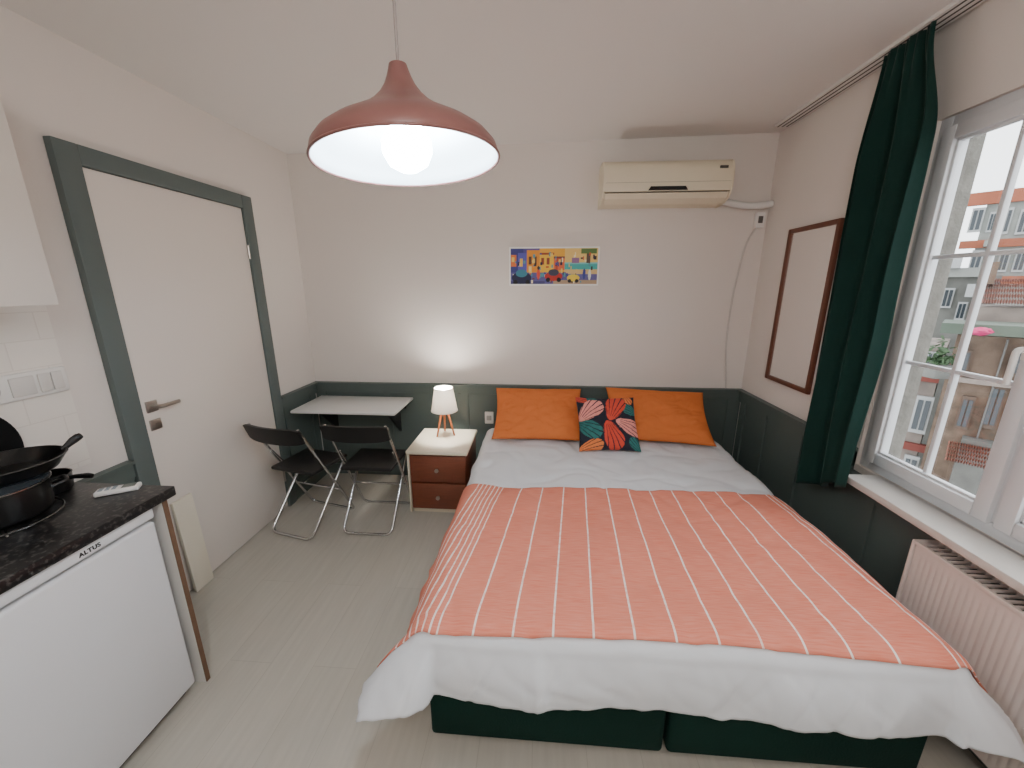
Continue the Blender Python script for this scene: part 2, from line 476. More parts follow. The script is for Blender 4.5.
# coral throw
def throw_mat():
    m = bpy.data.materials.new('coral striped weave'); m.use_nodes = True
    N = m.node_tree.nodes; L = m.node_tree.links; bs = N['Principled BSDF']
    u = N.new('ShaderNodeUVMap'); u.uv_map = 'UVMap'
    s = N.new('ShaderNodeSeparateXYZ'); L.new(u.outputs[0], s.inputs[0])
    def math_(op, a, bb=None):
        n = N.new('ShaderNodeMath'); n.operation = op
        for i, q in enumerate((a, bb)):
            if q is None: continue
            if isinstance(q, (int, float)): n.inputs[i].default_value = q
            else: L.new(q, n.inputs[i])
        return n.outputs[0]
    X, Y = s.outputs['X'], s.outputs['Y']
    # wide-set stripes in the middle field, groups of close stripes at both side edges
    wide = math_('MULTIPLY', math_('LESS_THAN', math_('MODULO', math_('ADD', X, .02), .124), .0068), math_('MULTIPLY', math_('GREATER_THAN', X, .29), math_('LESS_THAN', X, 1.70)))
    dense = math_('MULTIPLY', math_('LESS_THAN', math_('MODULO', X, .024), .006), math_('MULTIPLY', math_('LESS_THAN', X, .248), math_('GREATER_THAN', X, .09)))
    dense2 = math_('MULTIPLY', math_('LESS_THAN', math_('MODULO', X, .024), .006), math_('MULTIPLY', math_('LESS_THAN', X, 1.85), math_('GREATER_THAN', X, 1.75)))
    nb = N.new('ShaderNodeTexNoise'); nb.inputs['Scale'].default_value = 38; L.new(u.outputs[0], nb.inputs['Vector'])
    brk = N.new('ShaderNodeMapRange'); brk.inputs['From Min'].default_value = .36; brk.inputs['From Max'].default_value = .5; brk.inputs['To Min'].default_value = .6; brk.inputs['To Max'].default_value = .95
    L.new(nb.outputs['Fac'], brk.inputs['Value'])
    mask = math_('MULTIPLY', math_('MAXIMUM', math_('MAXIMUM', wide, dense), dense2), brk.outputs['Result'])
    no = N.new('ShaderNodeTexNoise'); no.inputs['Scale'].default_value = 5; L.new(u.outputs[0], no.inputs['Vector'])
    c = lin((228, 130, 105)); c2 = lin((221, 119, 95))
    mx0 = N.new('ShaderNodeMix'); mx0.data_type = 'RGBA'; mx0.inputs['A'].default_value = (*c, 1); mx0.inputs['B'].default_value = (*c2, 1)
    L.new(no.outputs['Fac'], mx0.inputs['Factor'])
    # fine woven slub threads
    mpw = N.new('ShaderNodeMapping'); mpw.inputs['Scale'].default_value = (14, 260, 1); L.new(u.outputs[0], mpw.inputs['Vector'])
    nw = N.new('ShaderNodeTexNoise'); nw.inputs['Scale'].default_value = 1; nw.inputs['Detail'].default_value = 3; L.new(mpw.outputs['Vector'], nw.inputs['Vector'])
    mrw = N.new('ShaderNodeMapRange'); mrw.inputs['From Min'].default_value = .35; mrw.inputs['From Max'].default_value = .7; mrw.inputs['To Min'].default_value = 0; mrw.inputs['To Max'].default_value = .34
    L.new(nw.outputs['Fac'], mrw.inputs['Value'])
    mxw = N.new('ShaderNodeMix'); mxw.data_type = 'RGBA'; mxw.inputs['B'].default_value = (*lin((242, 184, 164)), 1)
    L.new(mrw.outputs['Result'], mxw.inputs['Factor']); L.new(mx0.outputs['Result'], mxw.inputs['A'])
    mx = N.new('ShaderNodeMix'); mx.data_type = 'RGBA'; mx.inputs['B'].default_value = (*lin((252, 242, 236)), 1)
    L.new(mask, mx.inputs['Factor']); L.new(mxw.outputs['Result'], mx.inputs['A'])
    L.new(mx.outputs['Result'], bs.inputs['Base Color']); bs.inputs['Roughness'].default_value = .9
    bp = N.new('ShaderNodeBump'); bp.inputs['Strength'].default_value = .25; bp.inputs['Distance'].default_value = .004
    L.new(nw.outputs['Fac'], bp.inputs['Height']); L.new(bp.outputs['Normal'], bs.inputs['Normal'])
    return m
b = B()
uvl = b.loops.layers.uv.new('UVMap')
NX, NY = 200, 110
def quad(s, t):
    l = Vector((-.565, .985)).lerp(Vector((-.41, 1.915)), t); r = Vector((1.40, .985)).lerp(Vector((1.345, 1.93)), t)
    p = l.lerp(r, s)
    p.y += .022 * math.sin(s * PI) * (1 - t) * 1.2
    return p
g = []
for j in range(NY + 1):
    row = []
    for i in range(NX + 1):
        p = quad(i / NX, j / NY)
        row.append(b.verts.new(drape(p.x, p.y, .010)))
    g.append(row)
for j in range(NY):
    for i in range(NX):
        f = b.faces.new((g[j][i], g[j][i + 1], g[j + 1][i + 1], g[j + 1][i]))
        for lp, (ii, jj) in zip(f.loops, ((i, j), (i + 1, j), (i + 1, j + 1), (i, j + 1))):
            lp[uvl].uv = (ii / NX * 1.90, jj / NY * .93)
thr = tag(obj('throw_blanket', b, throw_mat(), ang=180), 'coral throw with thin white stripes across the bed', 'blanket')
md = thr.modifiers.new('thickness', 'SOLIDIFY'); md.thickness = .004; md.offset = -1

# pillows
def pillow(name, wd, ht, th, m, loc, rot, n=30, colfn=None, seed=0, wk=1.):
    bm = B()
    info = {}
    top = []
    def P(u, v, sgn):
        e = max(0, (1 - u * u)) * max(0, (1 - v * v))
        z = sgn * th / 2 * e ** .42
        x = wd / 2 * u * (1 - .07 * (1 - v * v) * u * u)
        y = ht / 2 * v * (1 - .08 * (1 - u * u) * v * v)
        f = min(1, e * 4) * wk
        w_ = noise.noise(Vector((u * 2.2 + seed, v * 2.2, sgn))) * .016 * f
        w_ += noise.noise(Vector((u * 5 + seed, v * 5, sgn + 4))) * .007 * f
        w_ -= .007 * f * (1 - min(1, 5 * abs(noise.noise(Vector((u * 3 + seed, v * 2.5, 9))))))
        w_ -= .005 * f * (1 - min(1, 5 * abs(noise.noise(Vector((u * 2.2 - v * 2.5 + seed, v * 3 + u, 15))))))
        return Vector((x, y, z + w_))
    for sgn in (1, -1):
        gg = []
        for j in range(n + 1):
            rr = []
            for i in range(n + 1):
                u = -1 + 2 * i / n; v = -1 + 2 * j / n
                if sgn == -1 and (i in (0, n) or j in (0, n)):
                    rr.append(top[j][i])
                else:
                    vv = bm.verts.new(P(u, v, sgn)); rr.append(vv); info[vv] = (u, v)
            gg.append(rr)
        if sgn == 1: top = gg
        for j in range(n):
            for i in range(n):
                q = (gg[j][i], gg[j][i + 1], gg[j + 1][i + 1], gg[j + 1][i])
                bm.faces.new(q if sgn == 1 else q[::-1])
    bm.verts.index_update()
    cols = [info[v] for v in bm.verts]
    o = obj(name, bm, m, ang=180, local=True)
    o.location = loc; o.rotation_euler = rot
    if colfn:
        ca = o.data.color_attributes.new('col', 'FLOAT_COLOR', 'POINT')
        for i, (u, v) in enumerate(cols):
            ca.data[i].color = (*lin(colfn(u, v)), 1)
    return o
tag(pillow('pillow', .66, .47, .15, m_orange, (.0, 2.715, .684), (R_(36), R_(0), R_(1)), n=60, seed=1, wk=1.), 'burnt orange pillow on the left, nearest the bedside lamp', 'pillow', 'orange pillows')
tag(pillow('pillow', .72, .47, .14, m_orange, (.862, 2.72, .688), (R_(36), R_(1.5), R_(-3)), n=60, seed=5, wk=1.), 'burnt orange pillow on the right, nearest the window', 'pillow', 'orange pillows')
TEAL, CORAL, PINK, ORNG, DARK, MINT = (44, 112, 108), (208, 72, 52), (230, 148, 138), (226, 126, 66), (26, 29, 44), (128, 168, 156)
# large rounded fan shaped leaves: (base point), direction, length, half width, colour; veins fan out from the base
leaves = [((-1.0, .05), 40, 1.05, .46, PINK), ((.02, .0), 66, 1.08, .46, CORAL), ((1.05, .30), 158, .62, .28, TEAL),
          ((-1.12, .02), -32, 1.0, .40, TEAL), ((-.08, -.02), -72, 1.05, .44, CORAL), ((.22, .0), -22, 1.0, .40, PINK),
          ((-1.05, -1.0), 14, .85, .32, ORNG), ((-.62, 1.15), -64, .62, .24, TEAL), ((1.05, -1.05), 132, .6, .26, TEAL), ((.62, 1.15), -66, .55, .2, ORNG), ((-1.1, .98), -24, .5, .2, CORAL)]
def leafcol(u, v):
    for (c, a, ln, wd, col) in leaves:
        ca, sa = math.cos(R_(a)), math.sin(R_(a))
        x = u - c[0]; y = v - c[1]
        p = (x * ca + y * sa) / ln; q = -x * sa + y * ca
        if 0 < p < 1:
            ww = wd * (p ** .55) * math.sqrt(max(0, 1 - p ** 3.2)) * 1.05
            if abs(q) < ww:
                an = math.atan2(q, p * ln + .16)
                k = (an / .17 + 10.5) % 1
                if (k < .10 or k > .90) and p > .14: return DARK
                return col
    return DARK
tag(pillow('cushion', .41, .40, .14, attr_mat('leaf print cotton', .85), (.47, 2.52, .684), (R_(48), R_(0), R_(3)), n=130, colfn=leafcol, seed=9, wk=.7), 'small square cushion with bold coral and teal leaf print', 'cushion')

# ------------------------------------------------------------------ nightstand and lamp
nx0, nx1, ny0, ny1 = -.905, -.485, 2.41, 2.85
n = thing('nightstand', 'small cherry brown nightstand with cream top and two drawers', 'nightstand', ((nx0 + nx1) / 2, 2.65, 0))
b = B(); bx(b, nx0 + .01, nx1 - .01, ny0 + .02, ny1, .035, .465, .003); obj('body', b, m_cherry, n)
b = B(); bx(b, nx0 - .005, nx1 + .005, ny0 - .01, ny1, .465, .49, .006); obj('top', b, m_cream, n)
b = B(); bx(b, nx0 + .015, nx1 - .015, ny0 + .03, ny1 - .01, 0, .035, .003); obj('plinth', b, m_cream, n)
b = B(); bx(b, nx0 - .003, nx0 + .0105, ny0 + .003, ny1 - .003, .01, .466, .003); obj('side_edge', b, m_cream, n)
for z0, z1 in ((.255, .452), (.045, .243)):
    b = B(); bx(b, nx0 + .018, nx1 - .012, ny0, ny0 + .021, z0, z1, .005)
    dr = obj('drawer', b, m_cherry, n)
    b = B()
    prof = [(0, 0), (.006, 0), (.006, .012), (.014, .018), (.014, .026), (0, .03)]
    lathe(b, prof, (0, 0, 0), 20)
    bmesh.ops.rotate(b, verts=b.verts[:], cent=(0, 0, 0), matrix=Matrix.Rotation(PI / 2, 3, 'X'))
    bmesh.ops.translate(b, verts=b.verts[:], vec=((nx0 + nx1) / 2, ny0, (z0 + z1) / 2))
    obj('knob', b, m_steel, dr)

LX, LY, LZ = -.705, 2.72, .49
t = thing('table_lamp', 'lit bedside lamp with white shade on wooden tripod legs', 'lamp', (LX, LY, LZ))
for k in range(3):
    a = R_(90 + 120 * k) + .3
    b = B(); tube(b, [(LX + .075 * math.cos(a), LY + .075 * math.sin(a), LZ + .003), (LX + .02 * math.cos(a), LY + .02 * math.sin(a), LZ + .205)], [.0065, .009], 12)
    obj('leg', b, m_pine, t)
b = B(); lathe(b, [(0, .195), (.03, .195), (.03, .208), (.018, .21), (.018, .275), (0, .275)], (LX, LY, LZ), 24); obj('socket', b, m_pine, t)
b = B(); lathe(b, [(.098, .195), (.068, .372), (.066, .372), (.096, .195)], (LX, LY, LZ), 48, closed=True); sh = obj('shade', b, m_shade, t)
for r, z in ((.098, .196), (.068, .371)):
    b = B()
    tube(b, [(LX + r * math.cos(2 * PI * k / 40), LY + r * math.sin(2 * PI * k / 40), LZ + z) for k in range(41)], .0025, 6)
    obj('shade_rim', b, m_white, sh)
b = B(); lathe(b, [(0, .275), (.013, .277), (.026, .30), (.031, .325), (.022, .350), (0, .358)], (LX, LY, LZ), 24); obj('bulb', b, emit_mat('warm white bulb', (255, 249, 240), 400), t)

# ------------------------------------------------------------------ wall table
t = thing('wall_table', 'white folding table top fixed to the back wall', 'table', (-1.42, 2.94, .69))
b = B(); bx(b, -1.80, -1.02, 2.54, 2.955, .695, .715, .006, 3); obj('tabletop', b, m_tablewhite, t)
for x in (-1.68, -1.14):
    b = B()
    prism(b, [(2.945, .694), (2.65, .694), (2.945, .42)], lambda p: Vector((x - .008, p[0], p[1])), lambda p: Vector((x + .008, p[0], p[1])))
    prism_o = obj('bracket', b, m_black, t, smooth=False)
b = B(); bx(b, -1.74, -1.08, 2.942, 2.958, .62, .694, .002); obj('wall_batten', b, m_black, t)

# ------------------------------------------------------------------ folding chairs
def make_chair():
    c = thing('folding_chair', '', 'chair', (0, 0, 0), 'folding chairs at the wall table')
    b = B(); tube(b, fillet([(-.19, -.205, .77), (-.19, .19, .012), (.19, .19, .012), (.19, -.205, .77)], .05), .009, 12); obj('front_leg_frame', b, m_chrome, c, local=True)
    b = B(); tube(b, fillet([(-.165, .165, .425), (-.165, -.195, .012), (.165, -.195, .012), (.165, .165, .425)], .05), .009, 12); obj('rear_leg_frame', b, m_chrome, c, local=True)
    b = B(); tube(b, [(-.185, .073, .235), (.185, .073, .235)], .007, 10); obj('crossbar', b, m_chrome, c, local=True)
    for s in (-1, 1):
        b = B(); tube(b, [(s * .178, .0, .41), (s * .178, -.09, .55)], .006, 8); obj('side_link', b, m_chrome, c, local=True)
    b = B()
    bx(b, -.170, .170, -.125, .19, .427, .452, .011, 3)
    for v in b.verts:
        v.co.z -= .018 * (1 - (v.co.x / .18) ** 2) * (1 - ((v.co.y - .02) / .2) ** 2)
        if v.co.y > 0: v.co.x *= 1 + .06 * v.co.y / .2
    obj('seat', b, m_black, c, local=True)
    b = B()
    n_ = 16
    rows = []
    for i in range(n_ + 1):
        x = -.21 + .42 * i / n_
        yy = -.215 - .035 * (1 - (x / .21) ** 2)
        e = .012 * (abs(x) / .21) ** 6
        zb, zt = .668 + e, .78 - e
        tl = .05
        rows.append([b.verts.new((x, yy - .008 + tl * .5, zb)), b.verts.new((x, yy + .010 + tl * .5, zb)), b.verts.new((x, yy + .010 - tl * .1, zt)), b.verts.new((x, yy - .008 - tl * .1, zt))])
    for i in range(n_):
        for k in range(4):
            b.faces.new((rows[i][k], rows[i][(k + 1) % 4], rows[i + 1][(k + 1) % 4], rows[i + 1][k]))
    b.faces.new(rows[0]); b.faces.new(rows[-1][::-1])
    bmesh.ops.bevel(b, geom=[e for e in b.edges if e.calc_face_angle(0) > R_(50)], offset=.005, segments=2, affect='EDGES')
    obj('backrest', b, m_black, c, local=True)
    return c
c1 = make_chair()
c1['label'] = 'black folding chair right of the pair, nearest the nightstand'
c1.location = (-1.11, 2.335, 0); c1.rotation_euler = (0, 0, R_(0))
c2 = dup(c1)
c2['label'] = 'black folding chair left of the pair, nearest the door'
c2.location = (-1.55, 2.275, 0); c2.rotation_euler = (0, 0, R_(-13))

# ------------------------------------------------------------------ pendant
PX, PY, PZ = -.312, .945, 1.862
t = thing('pendant_lamp', 'large dusty red dome pendant lamp with glowing bulb', 'pendant lamp', (PX, PY, ceil_z(PX)))
PIV = Vector((PX, PY, PZ + .18))
def tilt(bm):
    bmesh.ops.rotate(bm, verts=bm.verts[:], cent=PIV, matrix=Matrix.Rotation(R_(-3.5), 3, 'Y'))
outer = [(.203, 0), (.204, .005), (.199, .022), (.184, .040), (.158, .058), (.124, .076), (.093, .093), (.067, .111), (.047, .130), (.034, .148), (.026, .165), (.021, .180), (.019, .187), (0, .188)]
b = B(); lathe(b, outer, (PX, PY, PZ), 72); tilt(b)
obj('shade', b, m_pend, t, ang=60)
b = B(); lathe(b, [(.2025, .001)] + [(max(0, r - .0035), z - .003) for r, z in outer[1:9]], (PX, PY, PZ), 72); tilt(b); obj('shade_lining', b, m_lining, t, ang=60)
b = B(); tube(b, [(PX + .2035 * math.cos(2 * PI * k / 72), PY + .2035 * math.sin(2 * PI * k / 72), PZ + .001) for k in range(73)], .003, 8); tilt(b); obj('rim', b, m_pend, t, ang=60)
b = B(); lathe(b, [(0, .145), (.022, .145), (.022, .105), (.02, .10), (0, .10)], (PX, PY, PZ), 24); tilt(b); obj('socket', b, m_white, t)
BL = .018
b = B(); lathe(b, [(.014, .084 + BL), (.018, .070 + BL), (.036, .050 + BL), (.054, .022 + BL), (.054, BL), (.042, -.024 + BL), (.019, -.037 + BL), (0, -.039 + BL)], (PX, PY, PZ), 32); tilt(b); obj('bulb', b, emit_mat('cool white bulb', (230, 245, 255), 92), t)
b = B(); tube(b, [(PX, PY, PZ + .186), (PX, PY, ceil_z(PX) - .02)], .0035, 10); obj('cord', b, M('grey cord', (150, 140, 136), .5), t)
b = B(); lathe(b, [(0, 0), (.05, 0), (.05, -.012), (.03, -.028), (0, -.03)], (PX, PY, ceil_z(PX)), 32); obj('ceiling_cup', b, m_pend, t)

# ------------------------------------------------------------------ air conditioner
ax0, ax1 = .396, 1.212
AZ = .012
t = thing('air_conditioner', 'cream split air conditioner high on the back wall', 'air conditioner', ((ax0 + ax1) / 2, 2.9, 2.115 + AZ))
def XP(x): return lambda p: Vector((x, p[0], p[1] + AZ))
prof = [(3.0, 2.372), (2.86, 2.372), (2.83, 2.366), (2.806, 2.352), (2.790, 2.328), (2.783, 2.30), (2.780, 2.26), (2.782, 2.205), (2.788, 2.178), (2.83, 2.176), (2.83, 2.15), (2.90, 2.125), (3.0, 2.112)]
b = B(); prism(b, prof, XP(ax0 + .012), XP(ax1 - .012)); obj('body', b, m_ac, t, ang=28)
cap = [(3.0, 2.373), (2.86, 2.373), (2.83, 2.367), (2.805, 2.353), (2.789, 2.328), (2.782, 2.30), (2.779, 2.26), (2.781, 2.20), (2.790, 2.165), (2.81, 2.14), (2.87, 2.117), (3.0, 2.108)]
for x0, x1 in ((ax0, ax0 + .0125), (ax1 - .0125, ax1)):
    b = B(); prism(b, cap, XP(x0), XP(x1)); obj('end_cap', b, m_ac, t, ang=28)
b = B(); bx(b, ax0 + .014, ax1 - .014, 2.7795, 2.79, 2.2295 + AZ, 2.231 + AZ); obj('panel_gap', b, M('panel seam', (150, 140, 118), .6), t, smooth=False)
b = B(); bx(b, ax0 + .02, ax1 - .02, 2.81, 2.829, 2.150 + AZ, 2.1765 + AZ); obj('outlet_slot', b, m_acdark, t, smooth=False)
b = B(); prism(b, [(2.797, 2.171), (2.789, 2.169), (2.812, 2.138), (2.872, 2.115), (2.875, 2.121), (2.818, 2.145)], XP(ax0 + .016), XP(ax1 - .016)); obj('louver', b, m_ac, t, ang=28)
b = B(); prism(b, [(.70, 2.205), (.92, 2.205), (.935, 2.182), (.685, 2.182)], lambda p: Vector((p[0], 2.778, p[1] + AZ)), lambda p: Vector((p[0], 2.79, p[1] + AZ))); obj('display_strip', b, M('black gloss', (14, 14, 15), .15), t, smooth=False)
b = B(); bx(b, 1.12, 1.17, 2.778, 2.79, 2.305 + AZ, 2.32 + AZ, .001); obj('badge', b, M('badge grey', (70, 66, 60), .4), t)
b = B()
for k in range(13):
    bx(b, ax0 + .04, ax1 - .04, 2.865 + k * .01, 2.869 + k * .01, 2.371 + AZ, 2.3755 + AZ)
obj('intake_grille', b, m_ac, t, smooth=False)
# refrigerant pipe, box, cable
b = B(); tube(b, fillet([(ax1 + .003, 2.95, 2.16), (1.30, 2.955, 2.14), (1.42, 2.955, 2.12), (1.56, 2.955, 2.135)], .06, 6), .022, 14)
tag(obj('refrigerant_pipe', b, m_white), 'white lagged pipe from the air conditioner into the corner', 'pipe')
t = thing('switch_box', 'small white electrical box below the air conditioner pipe', 'electrical box', (1.505, 2.985, 1.99))
b = B(); bx(b, 1.475, 1.535, 2.965, 2.999, 1.985, 2.085, .006); obj('cover', b, m_white, t)
b = B(); bx(b, 1.490, 1.520, 2.961, 2.967, 2.015, 2.06, .002); obj('rocker', b, M('grey switch', (90, 88, 86), .4), t)
b = B(); tube(b, fillet([(1.49, 2.985, 1.984), (1.46, 2.985, 1.93), (1.435, 2.988, 1.86), (1.40, 2.990, 1.55), (1.395, 2.990, 1.2), (1.44, 2.982, .83)], .12, 8), .0065, 8)
tag(obj('power_cable', b, M('cable grey white', (206, 200, 194), .5)), 'thin white cable hanging down the corner', 'cable')

# ------------------------------------------------------------------ picture
rnd = random.Random(11)
specks = []
for k in range(90):
    ea = rnd.uniform(.04, .96); eb = rnd.choice([rnd.uniform(.06, .35), rnd.uniform(.35, .85)])
    specks.append((ea, eb, rnd.uniform(.005, .016), rnd.uniform(.02, .06), rnd.choice([(40, 36, 70), (238, 206, 110), (200, 80, 50), (90, 150, 160), (120, 60, 60), (245, 230, 190), (70, 80, 150), (60, 40, 40)])))
def rectcol(a, bb):
    if a < .016 or a > .984 or bb < .038 or bb > .962: return (250, 248, 244)
    col = (250, 196, 70) if a > .34 else (86, 78, 150)
    if .34 < a < .62: col = (238, 176, 60)
    if a >= .62: col = (235, 200, 120)
    L = [(.0, .16, .2, .95, (58, 60, 130)), (.02, .08, .5, .8, (226, 120, 60)), (.1, .2, .35, .85, (90, 90, 180)), (.12, .15, .5, .7, (240, 200, 90)),
         (.2, .34, .3, .92, (232, 150, 50)), (.22, .25, .55, .75, (90, 60, 50)), (.28, .31, .55, .75, (90, 60, 50)), (.22, .25, .35, .5, (240, 220, 140)),
         (.34, .5, .35, .82, (244, 196, 62)), (.36, .39, .55, .72, (150, 70, 50)), (.42, .45, .55, .72, (150, 70, 50)), (.34, .5, .80, .85, (160, 70, 50)),
         (.5, .62, .4, .72, (225, 110, 70)), (.53, .56, .5, .65, (90, 80, 130)), (.5, .62, .70, .75, (120, 60, 70)),
         (.62, 1, .42, .58, (72, 176, 172)), (.62, 1, .56, .60, (120, 200, 200)), (.7, .78, .58, .72, (150, 110, 150)), (.86, .9, .58, .9, (90, 70, 60)), (.8, .97, .82, .95, (90, 120, 60)),
         (0, 1, 0, .34, (96, 92, 150)), (.0, .4, .0, .12, (70, 66, 120)), (.5, 1, .0, .14, (176, 150, 120)), (.62, 1, .3, .42, (220, 190, 130))]
    for a0, a1, b0, b1, c in L:
        if a0 <= a <= a1 and b0 <= bb <= b1: col = c
    for ea, eb, ra, rb, c in specks:
        if abs(a - ea) < ra and abs(bb - eb) < rb: col = c
    E = [(.14, .2, .11, .16, (30, 34, 70)), (.14, .32, .065, .1, (60, 130, 150)), (.07, .08, .025, .07, (16, 16, 22)), (.21, .08, .025, .07, (16, 16, 22)),
         (.5, .24, .10, .12, (190, 50, 40)), (.5, .34, .06, .09, (60, 60, 80)), (.44, .15, .024, .06, (16, 16, 22)), (.56, .15, .024, .06, (16, 16, 22)),
         (.72, .2, .07, .09, (240, 210, 70)), (.68, .12, .02, .05, (16, 16, 22)), (.76, .12, .02, .05, (16, 16, 22)), (.33, .3, .018, .14, (220, 80, 60)), (.33, .46, .014, .05, (60, 40, 40)),
         (.84, .3, .016, .14, (50, 60, 140)), (.9, .28, .016, .14, (230, 230, 220))]
    for ea, eb, ra, rb, c in E:
        if ((a - ea) / ra) ** 2 + ((bb - eb) / rb) ** 2 < 1: col = c
    return col
p = thing('picture', 'small wide canvas picture of a colourful seaside street with cars', 'picture', (.095, 2.98, 1.6))
b = B(); bx(b, -.235, .425, 2.978, 2.999, 1.597, 1.872, .002); obj('canvas', b, m_white, p)
b = B(); NA, NB = 280, 116
g = [[b.verts.new((-.234 + .658 * i / NA, 2.9765, 1.598 + .273 * j / NB)) for i in range(NA + 1)] for j in range(NB + 1)]
for j in range(NB):
    for i in range(NA): b.faces.new((g[j][i], g[j][i + 1], g[j + 1][i + 1], g[j + 1][i]))
o = obj('print', b, attr_mat('picture print', .6), p, smooth=False)
ca = o.data.color_attributes.new('col', 'FLOAT_COLOR', 'POINT')
for j in range(NB + 1):
    for i in range(NA + 1): ca.data[j * (NA + 1) + i].color = (*lin(rectcol(i / NA, j / NB)), 1)

# ------------------------------------------------------------------ mirror
my0, my1, mz0, mz1 = 2.255, 2.69, .985, 1.935
t = thing('mirror', 'tall brown wood framed mirror on the wall beside the curtain', 'mirror', (XR, 2.47, mz0))
b = B(); fw = .026
bx(b, XR - .022, XR - .001, my0, my0 + fw, mz0, mz1, .003); bx(b, XR - .022, XR - .001, my1 - fw, my1, mz0, mz1, .003)
bx(b, XR - .022, XR - .001, my0 + fw, my1 - fw, mz0, mz0 + fw, .003); bx(b, XR - .022, XR - .001, my0 + fw, my1 - fw, mz1 - fw, mz1, .003)
obj('frame', b, m_brownframe, t)
b = B(); bx(b, XR - .012, XR - .002, my0 + fw - .002, my1 - fw + .002, mz0 + fw - .002, mz1 - fw + .002); obj('glass', b, m_mirror, t, smooth=False)

# ------------------------------------------------------------------ curtain and rail
t = thing('curtain_rail', 'white flat grooved curtain rail on the ceiling by the window', 'curtain rail', (1.50, 1.7, 2.55))
zc = ceil_z(1.46)
b = B(); bx(b, 1.452, 1.545, .3, 2.86, zc - .014, zc, .001); obj('track_board', b, m_white, t)
for x0 in (1.468, 1.495, 1.522):
    b = B(); bx(b, x0, x0 + .008, .3, 2.86, zc - .0148, zc - .0138); tag(obj('groove', b, M('dark groove', (70, 68, 66), .7), t, smooth=False), 'thin dark groove')
b = B()
NU, NV = 180, 90
def cur(u, v):
    zt = zc - .0165
    zb = .54 + .16 * sstep(.15, 1, u)
    z = zt + (zb - zt) * v
    w1 = sstep(0, .22, v)
    ya = 2.085 + .045 * w1 + .008 * math.sin(v * 5)
    yb = 1.85 - .12 * w1 - .055 * sstep(.45, 1, v)
    y = ya + (yb - ya) * u
    amp = .008 + .032 * w1 + .006 * w1 * math.sin(v * 7 + u * 4)
    ph = u * 2 * PI * 2.9 + .6 * math.sin(v * 2.2) + .8 * noise.noise(Vector((u * 2, v * 1.6, 0)))
    x = 1.475 + amp * math.sin(ph) + .008 * math.sin(ph * 1.7 + 1) * w1 - .055 * sstep(.6, .97, v) * sstep(.5, .9, u) - .012 * v
    x += .006 * (1 - w1) * math.sin(u * 2 * PI * 8)      # pleats gathered at the heading
    y += .018 * math.cos(ph) * w1 + .010 * noise.noise(Vector((u * 4, v * 3, 7))) * w1
    return Vector((x, y, z))
g = [[b.verts.new(cur(i / NU, j / NV)) for i in range(NU + 1)] for j in range(NV + 1)]
for j in range(NV):
    for i in range(NU): b.faces.new((g[j][i], g[j][i + 1], g[j + 1][i + 1], g[j + 1][i]))
cu = tag(obj('curtain', b, m_curtain, ang=180), 'dark green velvet curtain drawn to the side of the window', 'curtain')
md = cu.modifiers.new('thickness', 'SOLIDIFY'); md.thickness = .004; md.offset = 0

# ------------------------------------------------------------------ radiator
t = thing('radiator', 'white ribbed panel radiator under the window sill', 'radiator', (1.48, .9, .1))
ry0, ry1, rz0, rz1 = .45, 1.39, .10, .655
b = B()
pts = []
nr = 44
for k in range(nr):
    y = ry0 + .015 + (ry1 - ry0 - .03) * k / nr; st = (ry1 - ry0 - .03) / nr
    pts += [(y, 0), (y + st * .2, .0019), (y + st * .62, .0019), (y + st * .82, 0)]
pts.append((ry1 - .015, 0))
zz = [(rz0 + .01, 0), (rz0 + .03, 0), (rz0 + .05, 1), (rz1 - .065, 1), (rz1 - .045, 0), (rz1 - .012, 0)]
gg = [[b.verts.new((1.443 - dx * s, y, z)) for (y, dx) in pts] for (z, s) in zz]
for j in range(len(zz) - 1):
    for i in range(len(pts) - 1): b.faces.new((gg[j][i], gg[j][i + 1], gg[j + 1][i + 1], gg[j + 1][i]))
obj('front_panel', b, m_rad, t, ang=50)
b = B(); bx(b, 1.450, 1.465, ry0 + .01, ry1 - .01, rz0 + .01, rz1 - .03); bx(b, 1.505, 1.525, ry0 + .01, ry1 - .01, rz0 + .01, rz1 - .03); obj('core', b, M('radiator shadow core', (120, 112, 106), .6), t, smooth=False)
for y in (ry0, ry1 - .012):
    b = B(); bx(b, 1.436, 1.53, y, y + .012, rz0, rz1, .004); obj('side_cover', b, m_rad, t)
b = B()
bx(b, 1.436, 1.448, ry0 + .012, ry1 - .012, rz1 - .014, rz1, .002); bx(b, 1.52, 1.53, ry0 + .012, ry1 - .012, rz1 - .012, rz1, .002)
y = ry0 + .02
while y < ry1 - .02:
    bx(b, 1.448, 1.52, y, y + .008, rz1 - .008, rz1 - .001); y += .022
obj('top_grille', b, m_rad, t, smooth=False)
for y in (.6, 1.25):
    b = B(); bx(b, 1.525, 1.545, y - .015, y + .015, .15, .6); obj('wall_bracket', b, m_rad, t)

